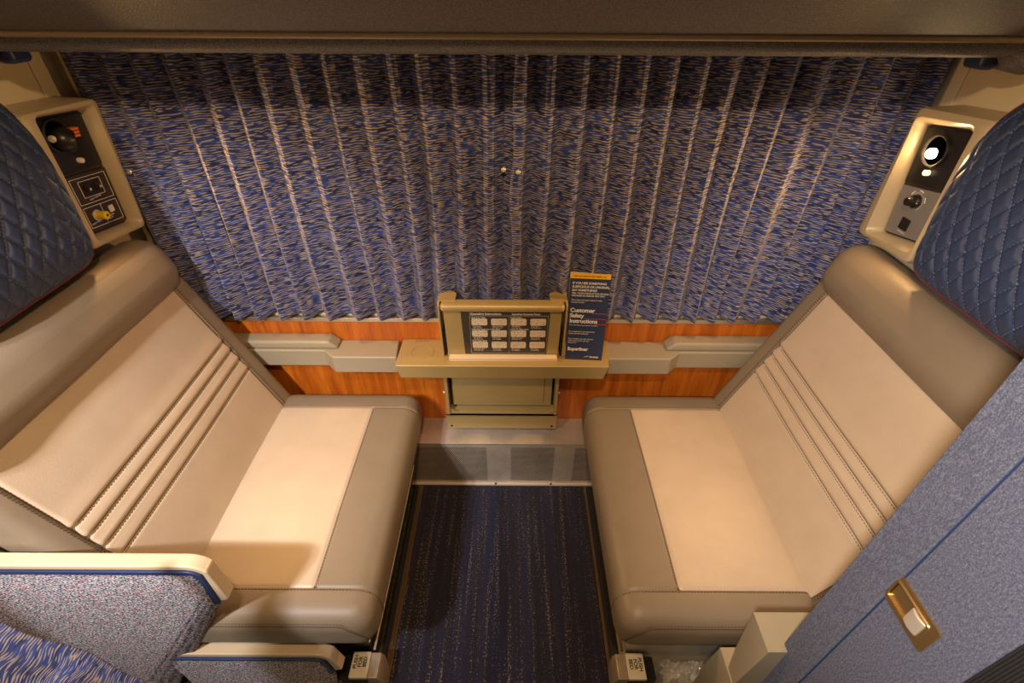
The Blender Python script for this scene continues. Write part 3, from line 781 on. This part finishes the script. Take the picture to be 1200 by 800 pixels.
# ------------------------------------------------------------------ lamp and control panels beside the headrests
def panel(sx, label):
    X = lambda u: CX+sx*u
    F = .880; D = .905
    t = thing('control_panel', label, 'control panel', (X(.96), 1.05, .96), 'lamp and control panels')
    if sx < 0:
        outer = [(1.150, 1.248), (1.122, .962), (.940, .982), (.948, 1.254)]; inner = [(1.124, 1.228), (1.104, .982), (.985, .997), (.995, 1.238)]
    else:
        outer = [(1.100, 1.250), (1.112, .962), (.925, .970), (.905, 1.264)]; inner = [(1.088, 1.218), (1.066, .984), (.940, 1.008), (.965, 1.234)]
    yo = (0, 0)
    def ring(pts, u, grow=0., du=None):
        c = (sum(p[0] for p in pts)/4, sum(p[1] for p in pts)/4); out = []
        for i, p in enumerate(pts):
            a, b = Vector(pts[i-1]), Vector(pts[(i+1) % 4]); P0 = Vector(p)
            r = .014 if grow >= 0 else .014
            va, vb = (a-P0).normalized(), (b-P0).normalized()
            for k in range(5):
                q = k/4; pt = P0+va*r*(1-q)**2+vb*r*q**2
                g = (pt-Vector(c)); pt = pt+g.normalized()*grow
                out.append((X(u if du is None else u+du(pt)), pt[0], pt[1]))
        return out
    bm = bmesh.new()
    mid = [tuple(Vector(i)*.62+Vector(o)*.38) for i, o in zip(inner, outer)]
    rings = [ring(outer, .963, .004), ring(outer, F+.012, .0), ring(outer, F+.003, -.003), ring(outer, F, -.009), ring(mid, F, .002), ring(mid, F+.004, -.002), ring(inner, D-.002, .0005), ring(inner, D+.018, 0)]
    loft(bm, rings, caps=False)
    # sloping flank towards the aisle
    link_mesh('bezel', bm, 'tan_plastic', t, ang=40)
    bm = bmesh.new()
    o3, o2 = outer[3], outer[2]
    pts = [(F+.0035, o3[0]+.012, o3[1]-.004), (F+.0035, o2[0]+.012, o2[1]+.006), (.963, o2[0]-.12, o2[1]+.03), (.963, o3[0]-.14, o3[1]-.01)]
    A = [Vector((X(u), y, z)) for u, y, z in pts]; Bk = [Vector((X(.964), y, z)) for u, y, z in pts]
    loft(bm, [A, Bk]); link_mesh('flank', bm, 'tan_plastic', t, bevel=.004, segs=3)
    # floor of the recess
    bm = bmesh.new(); prism(bm, inner, lambda y, z: (X(D+.006), y, z), lambda y, z: (X(D+.018), y, z)); link_mesh('recess', bm, 'dark_panel', t, smooth=False)
    def strip(name, corners, u0, u1, mat, par=t, bevel=.001):
        bm = bmesh.new(); prism(bm, corners, lambda y, z: (X(u0), y, z), lambda y, z: (X(u1), y, z)); return link_mesh(name, bm, mat, par, bevel=bevel)
    def lerp(a, b, q): return (a[0]+(b[0]-a[0])*q, a[1]+(b[1]-a[1])*q)
    tr, brr, bl, tl = inner
    def q2(a, b): # a along near->far (0..1), b up (0..1)
        lo_, hi_ = lerp(bl, brr, a), lerp(tl, tr, a); return lerp(lo_, hi_, b)
    AX = (-sx, 0, 0)
    if sx < 0:
        fp = strip('face_plate', [q2(.02, .03), q2(.97, .03), q2(.97, .52), q2(.02, .52)], D, D+.005, 'dark_panel')
        ln = bmesh.new()
        def line(a0, b0_, a1, b1_, w=.0009):
            p, q = Vector(q2(a0, b0_)), Vector(q2(a1, b1_)); d = (q-p).normalized(); nn = Vector((-d.y, d.x))*w*.5
            prism(ln, [tuple(p-nn), tuple(q-nn), tuple(q+nn), tuple(p+nn)], lambda y, z: (X(D-.0006), y, z), lambda y, z: (X(D+.0002), y, z))
        for R in ((.10, .27, .90, .49), (.25, .32, .74, .46), (.10, .06, .90, .24)):
            line(R[0], R[1], R[2], R[1]); line(R[0], R[3], R[2], R[3]); line(R[0], R[1], R[0], R[3]); line(R[2], R[1], R[2], R[3])
        line(.50, .06, .50, .24); link_mesh('printed_lines', ln, 'white_print', fp, smooth=False)
        strip('channel_selector', [q2(.29, .335), q2(.70, .335), q2(.70, .445), q2(.29, .445)], D-.0015, D+.001, 'black', fp)
        for a in (.36, .60):
            p = q2(a, .39); bm = bmesh.new(); tube(bm, [(X(D-.002), p[0]-.004, p[1]), (X(D-.002), p[0]+.004, p[1])], .008, 14); w_ = link_mesh('thumbwheel', bm, 'dark_panel', fp)
            bm = bmesh.new(); box(bm, (min(X(D-.0112), X(D-.0095)), p[0]-.0015, p[1]-.002), (max(X(D-.0112), X(D-.0095)), p[0]+.0015, p[1]+.002)); link_mesh('wheel_mark', bm, 'white_print', w_, smooth=False)
        ky, kz = q2(.33, .155)
        bm = bmesh.new(); lathe(bm, [(.012, 0), (.012, .0015), (.0095, .0018)], (X(D), ky, kz), AX, 28); link_mesh('knob_collar', bm, 'bright_steel', fp)
        bm = bmesh.new(); lathe(bm, [(.0082, 0), (.0080, .010), (.0095, .012), (.0092, .022), (.0075, .0235), (.0001, .0235)], (X(D), ky, kz), AX, 24); kb = link_mesh('call_knob', bm, 'yellow', fp)
        bm = bmesh.new(); lathe(bm, [(.0030, .0234), (.0030, .0240), (.0001, .0240)], (X(D), ky, kz), AX, 16); link_mesh('knob_mark', bm, 'gap', kb)
        by, bz = q2(.70, .17)
        strip('attendant_button', [(by-.0065, bz-.0075), (by+.0065, bz-.0075), (by+.0065, bz+.0075), (by-.0065, bz+.0075)], D-.003, D+.001, 'white_plain', fp)
        for s_, a, b_ in (('MUSIC CHANNEL', .33, .288), ('MUSIC VOLUME', .13, .085), ('READING', .56, .105), ('LIGHT', .56, .085)):
            p = q2(a, b_); text('lettering', s_, .0045, (X(D-.0008), p[0], p[1]), (0, 1, 0), (0, 0, 1), 'white_print', fp, depth=.0001)
        ly, lz = q2(.30, .815); by, bz = q2(.50, .625)
        strip('lamp_plate', [q2(.02, .55), q2(.97, .56), q2(.97, .98), q2(.02, .98)], D+.001, D+.006, 'black')
        # orange tab behind the lamp
        bm = bmesh.new()
        for k in range(3): prism(bm, [(1.050+.001*k, 1.206-.007*k), (1.078+.001*k, 1.204-.007*k), (1.078+.001*k, 1.199-.007*k), (1.050+.001*k, 1.201-.007*k)], lambda y, z: (X(D-.014+.002*k), y, z), lambda y, z: (X(D+.002), y, z))
        link_mesh('switch_tab', bm, 'orange', t, bevel=.001)
    else:
        fp = strip('face_plate', [q2(.03, .02), q2(.96, .02), q2(.96, .47), q2(.03, .47)], D, D+.005, 'grey_plate')
        ky, kz = q2(.52, .355)
        bm = bmesh.new(); lathe(bm, [(.0145, 0), (.0140, .006), (.0095, .008), (.0088, .020), (.0080, .022), (.0001, .022)], (X(D), ky, kz), AX, 28); kb = link_mesh('volume_knob', bm, 'black', fp)
        bm = bmesh.new(); box(bm, (min(X(D-.0075), X(D-.0060)), ky-.013, kz-.001), (max(X(D-.0075), X(D-.0060)), ky-.0105, kz+.001)); link_mesh('knob_mark', bm, 'white_print', kb, smooth=False)
        bm = bmesh.new()
        for k in range(21):
            a = math.radians(-50+k*14); c_, s_ = math.cos(a), math.sin(a)
            p = [(ky+r*c_+w*-s_, kz+r*s_+w*c_) for r, w in ((.0165, -.0004), (.0195, -.0004), (.0195, .0004), (.0165, .0004))]
            prism(bm, p, lambda y, z: (X(D-.0004), y, z), lambda y, z: (X(D+.0002), y, z))
        for a0, a1 in ((20, 50), (80, 110), (140, 170)):
            arc = [(ky+r*math.cos(math.radians(a)), kz+r*math.sin(math.radians(a))) for r, sp in ((.0215, range(a0, a1+1, 5)), (.0240, range(a1, a0-1, -5))) for a in sp]
            prism(bm, arc, lambda y, z: (X(D-.0004), y, z), lambda y, z: (X(D+.0002), y, z))
        link_mesh('dial_marks', bm, 'white_print', fp, smooth=False)
        sy, sz = q2(.55, .135)
        sk = strip('socket', [(sy-.0125, sz-.0125), (sy+.0125, sz-.0125), (sy+.0125, sz+.0125), (sy-.0125, sz+.0125)], D-.003, D+.001, 'black', fp)
        bm = bmesh.new()
        for yy, zz, w, h in ((-.004, .003, .001, .003), (.004, .003, .001, .003), (0, -.005, .0015, .0015)): box(bm, (min(X(D-.0033), X(D-.0025)), sy+yy-w, sz+zz-h), (max(X(D-.0033), X(D-.0025)), sy+yy+w, sz+zz+h))
        link_mesh('socket_holes', bm, 'dark_panel', sk, smooth=False)
        text('lettering', '120 VOLTS', .0052, (X(D-.0006), sy, sz-.0200), (0, -1, 0), (0, 0, 1), 'white_print', fp, 'CENTER', .0001)
        ly, lz = 1.035, 1.172; by, bz = 1.022, 1.136
        strip('lamp_plate', [q2(.02, .50), q2(.97, .50), q2(.97, .98), q2(.02, .98)], D+.001, D+.006, 'black')
    # reading lamp
    bm = bmesh.new(); lathe(bm, [(.0330, 0), (.0330, .004), (.0300, .006), (.0280, .004), (.0280, -.002)], (X(D+.001), ly-.004 if sx > 0 else ly, lz+.006), AX, 36)
    link_mesh('lamp_ring', bm, 'black', t)
    if sx > 0:
        bm = bmesh.new(); lathe(bm, [(.0100, -.002), (.0100, .006), (.0085, .009), (.0001, .011)], (X(D), ly, lz), AX, 28); link_mesh('lamp_lens', bm, 'lamp_on', t)
    else:
        ax = Vector((1, .85, -.30)).normalized()
        c = Vector((X(D+.004), ly, lz))
        bm = bmesh.new(); lathe(bm, [(.016, -.006), (.022, .0), (.0245, .008), (.0245, .016), (.021, .026), (.0185, .030), (.0165, .029), (.0165, .014), (.001, .012)], c, ax, 32); ey = link_mesh('lamp_eyeball', bm, 'black', t)
        bm = bmesh.new(); lathe(bm, [(.0150, .0142), (.0150, .016), (.0001, .018)], c, ax, 24); link_mesh('lamp_lens', bm, 'lamp_dim', ey)
        bm = bmesh.new(); lathe(bm, [(.007, 0), (.007, .003), (.0001, .005)], c+Vector((.012, -.021, .006)), (.3, -1, .3), 20); link_mesh('pivot_cap', bm, 'steel', ey)
    bm = bmesh.new(); lathe(bm, [(.0058, 0), (.0058, .008), (.0045, .010), (.0001, .0105)], (X(D+.001), by, bz), AX, 20); link_mesh('lamp_switch', bm, 'pilot' if sx > 0 else 'white_plain', t)
    return (X(D), ly, lz)
LL = panel(-1, 'tan control panel with yellow knob and black lamp beside the left headrest')
LR = panel(1, 'tan control panel with lit reading lamp and grey plate beside the right headrest')

# ------------------------------------------------------------------ aisle-side armrest, left seat
AL = thing('aisle_armrest', 'tweed-covered armrest with a cream cap at the aisle end of the left seat', 'armrest', (-.75, .455, 0))
ya_, yb_ = .410, .430
bm = bmesh.new()
def ring_at(z):
    xf = -.548-.70*max(0, .580-z); xb = -.568-.60*(.48-z) if z < .56 else -.520-.3*(z-.56)
    xb = min(xb, -.520); return [(XL+.003, ya_, z), (xf, ya_, z), (max(xf, xb-.004), yb_-.006, z), (xb, yb_, z), (XL+.003, yb_, z)]
loft(bm, [ring_at(z) for z in (.0, .08, .20, .35, .48, .54, .58, .600, .645)]); link_mesh('tweed_panel', bm, 'tweed', AL, ang=50)
def cap_profile(off, thick, xs, zt, xe, ze, xk):
    """outer line of the cap from the wall to its turned-down end"""
    pts = [(xs, zt+off)]
    for k in range(9):
        a = math.radians(90-k*7.0); R = .045
        pts.append((xk+(R+off)*math.cos(a), zt-R+(R+off)*math.sin(a)))
    pts.append((xe+off*.8, ze))
    return pts
def capmesh(outp, inp, y0, y1, name, mat, par, bev):
    bm = bmesh.new(); poly = outp+inp[::-1]
    prism(bm, poly, lambda x, z: (x, y0, z), lambda x, z: (x, y1, z)); return link_mesh(name, bm, mat, par, bevel=bev, segs=3)
co = cap_profile(0, 0, XL+.003, .672, -.513, .555, -.553); ci = cap_profile(-.014, 0, XL+.003, .672, -.519, .548, -.553)
capmesh(co, ci, .408, .433, 'cap', 'cap', AL, .006)
ci2 = cap_profile(-.0145, 0, XL+.003, .672, -.518, .545, -.553); ci3 = cap_profile(-.026, 0, XL+.003, .672, -.524, .538, -.553)
capmesh(ci2, ci3, .4055, .431, 'welt', 'navy_trim', AL, .002)
# lower side panel under the cushion
SL = thing('seat_side_panel', 'low tweed side panel with a cream cap under the left cushion, beside the latch', 'side panel', (-.65, .43, 0))
co = cap_profile(0, 0, -.768, .274, -.385, .190, -.435); ci = cap_profile(-.016, 0, -.768, .274, -.391, .184, -.435)
capmesh(co, ci, .419, .446, 'cap', 'cap', SL, .005)
ci2 = cap_profile(-.0165, 0, -.768, .274, -.390, .180, -.435); ci3 = cap_profile(-.025, 0, -.768, .274, -.397, .175, -.435)
capmesh(ci2, ci3, .415, .444, 'welt', 'navy_trim', SL, .002)
bm = bmesh.new(); prism(bm, [(-.768, 0), (-.435, 0), (-.420, .17), (-.427, .24), (-.443, .252), (-.768, .252)], lambda x, z: (x, .419, z), lambda x, z: (x, .444, z))
link_mesh('tweed_panel', bm, 'tweed', SL, bevel=.003)

# ------------------------------------------------------------------ stepped bracket at the aisle end of the right seat
bm = bmesh.new()
loft(bm, [[(x, .341, z) for x, z in ((.430, 0), (.423, .273), (.434, .360), (.436, .361), (.453, .52), (.70, .52), (.70, 0))],
          [(x, .372, z) for x, z in ((.430, 0), (.423, .273), (.434, .360), (.438, .361), (.453, .52), (.70, .52), (.70, 0))],
          [(x, .408, z) for x, z in ((.430, 0), (.423, .273), (.434, .360), (.466, .361), (.453, .52), (.70, .52), (.70, 0))]])
ab = link_mesh('armrest_bracket', bm, 'arm_plastic', None, (.52, .375, 0), bevel=.003, segs=3)
tag(ab, 'stepped grey beige plastic arm bracket between the right seat and the blue door', 'armrest bracket')

# ------------------------------------------------------------------ clear plastic bag on the floor
bm = bmesh.new(); rnd = random.Random(11); nb = 46
from mathutils import noise as mn
g = []
for i in range(nb+1):
    row = []
    for j in range(nb+1):
        a, b = i/nb, j/nb
        x = .362+.155*a; y = .415+.080*b
        edge = min(a, 1-a, b, 1-b)*4
        h = .014+.095*smooth01(edge)*(.5+.5*abs(mn.noise(Vector((x*24, y*30, 3))))*1.6)
        rd = 1-abs(mn.noise(Vector((x*60+y*40, y*55-x*20, 7))))*2
        h += .022*rd*smooth01(edge*1.5) + .008*mn.noise(Vector((x*160, y*160, 1)))
        row.append(bm.verts.new((x+.006*mn.noise(Vector((x*50, y*50, 9))), y, max(.009, h))))
    g.append(row)
for i in range(nb):
    for j in range(nb): bm.faces.new((g[i][j], g[i+1][j], g[i+1][j+1], g[i][j+1]))
bag = link_mesh('plastic_bag', bm, 'film', None, (.385, .41, 0), ang=25)
tag(bag, 'crumpled clear plastic bag on the floor under the right seat', 'plastic bag')

# ------------------------------------------------------------------ blue carpeted sliding door on the right
dx = .49
dr = struct(link_mesh('door_1', (lambda b: (box(b, (dx, .192, .006), (dx+.034, .356, 1.975)), b)[1])(bmesh.new()), 'felt', None, (dx, .27, 0), bevel=.004))
bm = bmesh.new(); box(bm, (dx-.0012, .297, .006), (dx+.002, .2985, 1.975)); link_mesh('door_seam', bm, 'navy_trim', dr, bevel=0)
bm = bmesh.new(); box(bm, (dx-.0035, .2985, .006), (dx+.001, .3555, 1.975)); link_mesh('edge_band', bm, 'felt', dr, bevel=.0015)
# recessed pull
hy0, hy1, hz0, hz1 = .232, .307, .820, .869
bm = bmesh.new()
def rect(y0, y1, z0, z1, x, r=.004):
    out = []
    for (cy, cz, a0) in ((y1-r, z1-r, 0), (y0+r, z1-r, 90), (y0+r, z0+r, 180), (y1-r, z0+r, 270)):
        for k in range(5):
            a = math.radians(a0+k*22.5); out.append((x, cy+r*math.cos(a), cz+r*math.sin(a)))
    return out
loft(bm, [rect(hy0, hy1, hz0, hz1, dx-.0001), rect(hy0, hy1, hz0, hz1, dx-.003), rect(hy0+.010, hy1-.006, hz0+.007, hz1-.007, dx-.003), rect(hy0+.011, hy1-.007, hz0+.008, hz1-.008, dx-.0046),
          rect(hy0+.013, hy1-.009, hz0+.010, hz1-.010, dx-.0044), rect(hy0+.013, hy1-.009, hz0+.010, hz1-.010, dx-.0012)], caps=False)
pl = link_mesh('pull_plate', bm, 'brass', dr, ang=30)
bm = bmesh.new(); box(bm, (dx-.0012, hy0+.012, hz0+.009), (dx-.0004, hy1-.008, hz1-.009)); link_mesh('pull_recess', bm, 'brass', pl, smooth=False)
bm = bmesh.new(); rbox(bm, (dx-.0050, hy0+.014, hz0+.011), (dx-.0008, hy0+.036, hz1-.011), .0018, lambda v: Vector((v.x-.0025*math.sin((v.y-hy0-.014)/.022*math.pi), v.y, v.z)), ns=(2, 8, 4)); link_mesh('finger_catch', bm, 'steel', pl, ang=60)
# rubber gasket and jamb beyond
gs = bmesh.new()
for k in range(7): box(gs, (dx+.001, .171+.003*k, .0), (dx+.03-(.002 if k % 2 else 0), .1735+.003*k, 1.97))
for k in range(7): tube(gs, [(dx+.001, .1722+.003*k, .0), (dx+.001, .1722+.003*k, 1.97)], .0011, 6)
link_mesh('ribbed_gasket', gs, 'ribbed', dr, smooth=False)
struct(BX('trim_7', (dx, .10, 0), (dx+.045, .170, 1.975), 'tan_plastic', bevel=.003))

# ------------------------------------------------------------------ bright fabric hanging at the near left
DC = thing('door_curtain', 'blue and cream streaked fabric gathered in front of the tweed armrest', 'curtain', (-.62, .24, .40))
bm = bmesh.new(); uvl = bm.loops.layers.uv.new('UVMap'); rows = []
E0 = Vector((-.604, .25, .855)); E1 = Vector((-.512, .25, .657)); ed = (E1-E0).normalized(); pr_ = Vector((-.32, -.88, -.34)).normalized()
for j in range(61):
    s = -.06+j/60*.50; row = []
    for i in range(91):
        w = i/90*.17; fold = .005*math.sin(w*190+2*math.sin(s*5))*smooth01(w/.02)
        p = E0+ed*s+pr_*w+Vector((0, 0, fold*.6+.006*math.sin(s*60)*smooth01(w/.03)))
        p += pr_*(.003*math.sin(s*42))
        if p.z < .02: p.z = .02
        row.append((bm.verts.new(p), (w*1.5+.004*math.sin(s*40), s*1.6)))
    rows.append(row)
for j in range(60):
    for i in range(90):
        q = [rows[j][i], rows[j+1][i], rows[j+1][i+1], rows[j][i+1]]; f = bm.faces.new([a[0] for a in q])
        for lp, a in zip(f.loops, q): lp[uvl].uv = a[1]
o = link_mesh('curtain_fabric', bm, 'curtain', DC, ang=60); sm = o.modifiers.new('Solidify', 'SOLIDIFY'); sm.thickness = .0015
bm = bmesh.new(); a = E0-ed*.02+pr_*.018; tube(bm, [a+Vector((0, 0, .006)), a-ed*.05+Vector((0, 0, .008)), a-ed*.07+Vector((0, 0, .008))], .010, 10); link_mesh('tie_back', bm, 'black', DC)

# ------------------------------------------------------------------ light
def lamp(name, kind, loc, target, energy, col, **k):
    d = bpy.data.lights.new(name, kind); d.energy = energy; d.color = col
    for a, v in k.items(): setattr(d, a, v)
    o = bpy.data.objects.new(name, d); C.objects.link(o); o.location = loc
    o.rotation_euler = (Vector(target)-Vector(loc)).to_track_quat('-Z', 'Y').to_euler(); return o
lamp('room_ceiling_light', 'AREA', (-.02, -.02, 1.94), (0, .9, .75), 11, (1, .66, .36), size=.07, shape='DISK')
lamp('cool_fill_left', 'SPOT', (-.80, -.12, 1.50), (-.68, .92, .60), 62, (1, .92, .84), spot_size=math.radians(60), spot_blend=.8, shadow_soft_size=.02)  # added cool spot standing in for hallway light on the left half
lamp('cool_fill_right', 'SPOT', (-.12, -.12, 1.50), (.88, .82, .58), 55, (1, .92, .84), spot_size=math.radians(58), spot_blend=.8, shadow_soft_size=.04)  # second added cool spot, aimed right so the centre stays dim
lamp('near_left_fill', 'SPOT', (-.84, -.36, 1.90), (-.72, .34, .68), 80, (.95, .95, 1), spot_size=math.radians(46), spot_blend=.6, shadow_soft_size=.05)  # added spot that brightens the tweed armrest and the near curtain
lamp('left_reading_light', 'SPOT', (LL[0]+.040, LL[1]+.012, LL[2]-.01), (.25, .60, .62), 20, (1, .55, .20), spot_size=math.radians(128), spot_blend=1, shadow_soft_size=.012)
lamp('right_reading_light', 'SPOT', (LR[0]-.016, LR[1], LR[2]), (-.31, .60, .62), 20, (1, .55, .20), spot_size=math.radians(128), spot_blend=1, shadow_soft_size=.012)
w = bpy.data.worlds.new('World'); bpy.context.scene.world = w; w.use_nodes = True
w.node_tree.nodes['Background'].inputs['Color'].default_value = (1, .85, .65, 1); w.node_tree.nodes['Background'].inputs['Strength'].default_value = .15

# ------------------------------------------------------------------ camera
cam = bpy.data.cameras.new('Camera'); co_ = bpy.data.objects.new('Camera', cam); C.objects.link(co_)
cam.sensor_width = 36; cam.lens = 561/1200*36; cam.clip_start = .01
T = math.radians(37.2); rol = math.radians(-.35)
fwd = Vector((0, math.cos(T), -math.sin(T))); upv = Vector((0, math.sin(T), math.cos(T))); rt = Vector((1, 0, 0))
c_, s_ = math.cos(-rol), math.sin(-rol)
r2_ = rt*c_ + upv*s_; u2_ = upv*c_ - rt*s_
Mx = Matrix((r2_, u2_, -fwd)).transposed().to_4x4(); Mx.translation = Vector((0, 0, 1.459)); co_.matrix_world = Mx
sc = bpy.context.scene; sc.camera = co_
for ob in bpy.data.objects:
    if '_w' in ob: del ob['_w']
sc.view_settings.view_transform = 'Standard'; sc.view_settings.look = 'None'
sc.view_settings.exposure = 0; sc.view_settings.gamma = 1; sc.view_settings.use_curve_mapping = False
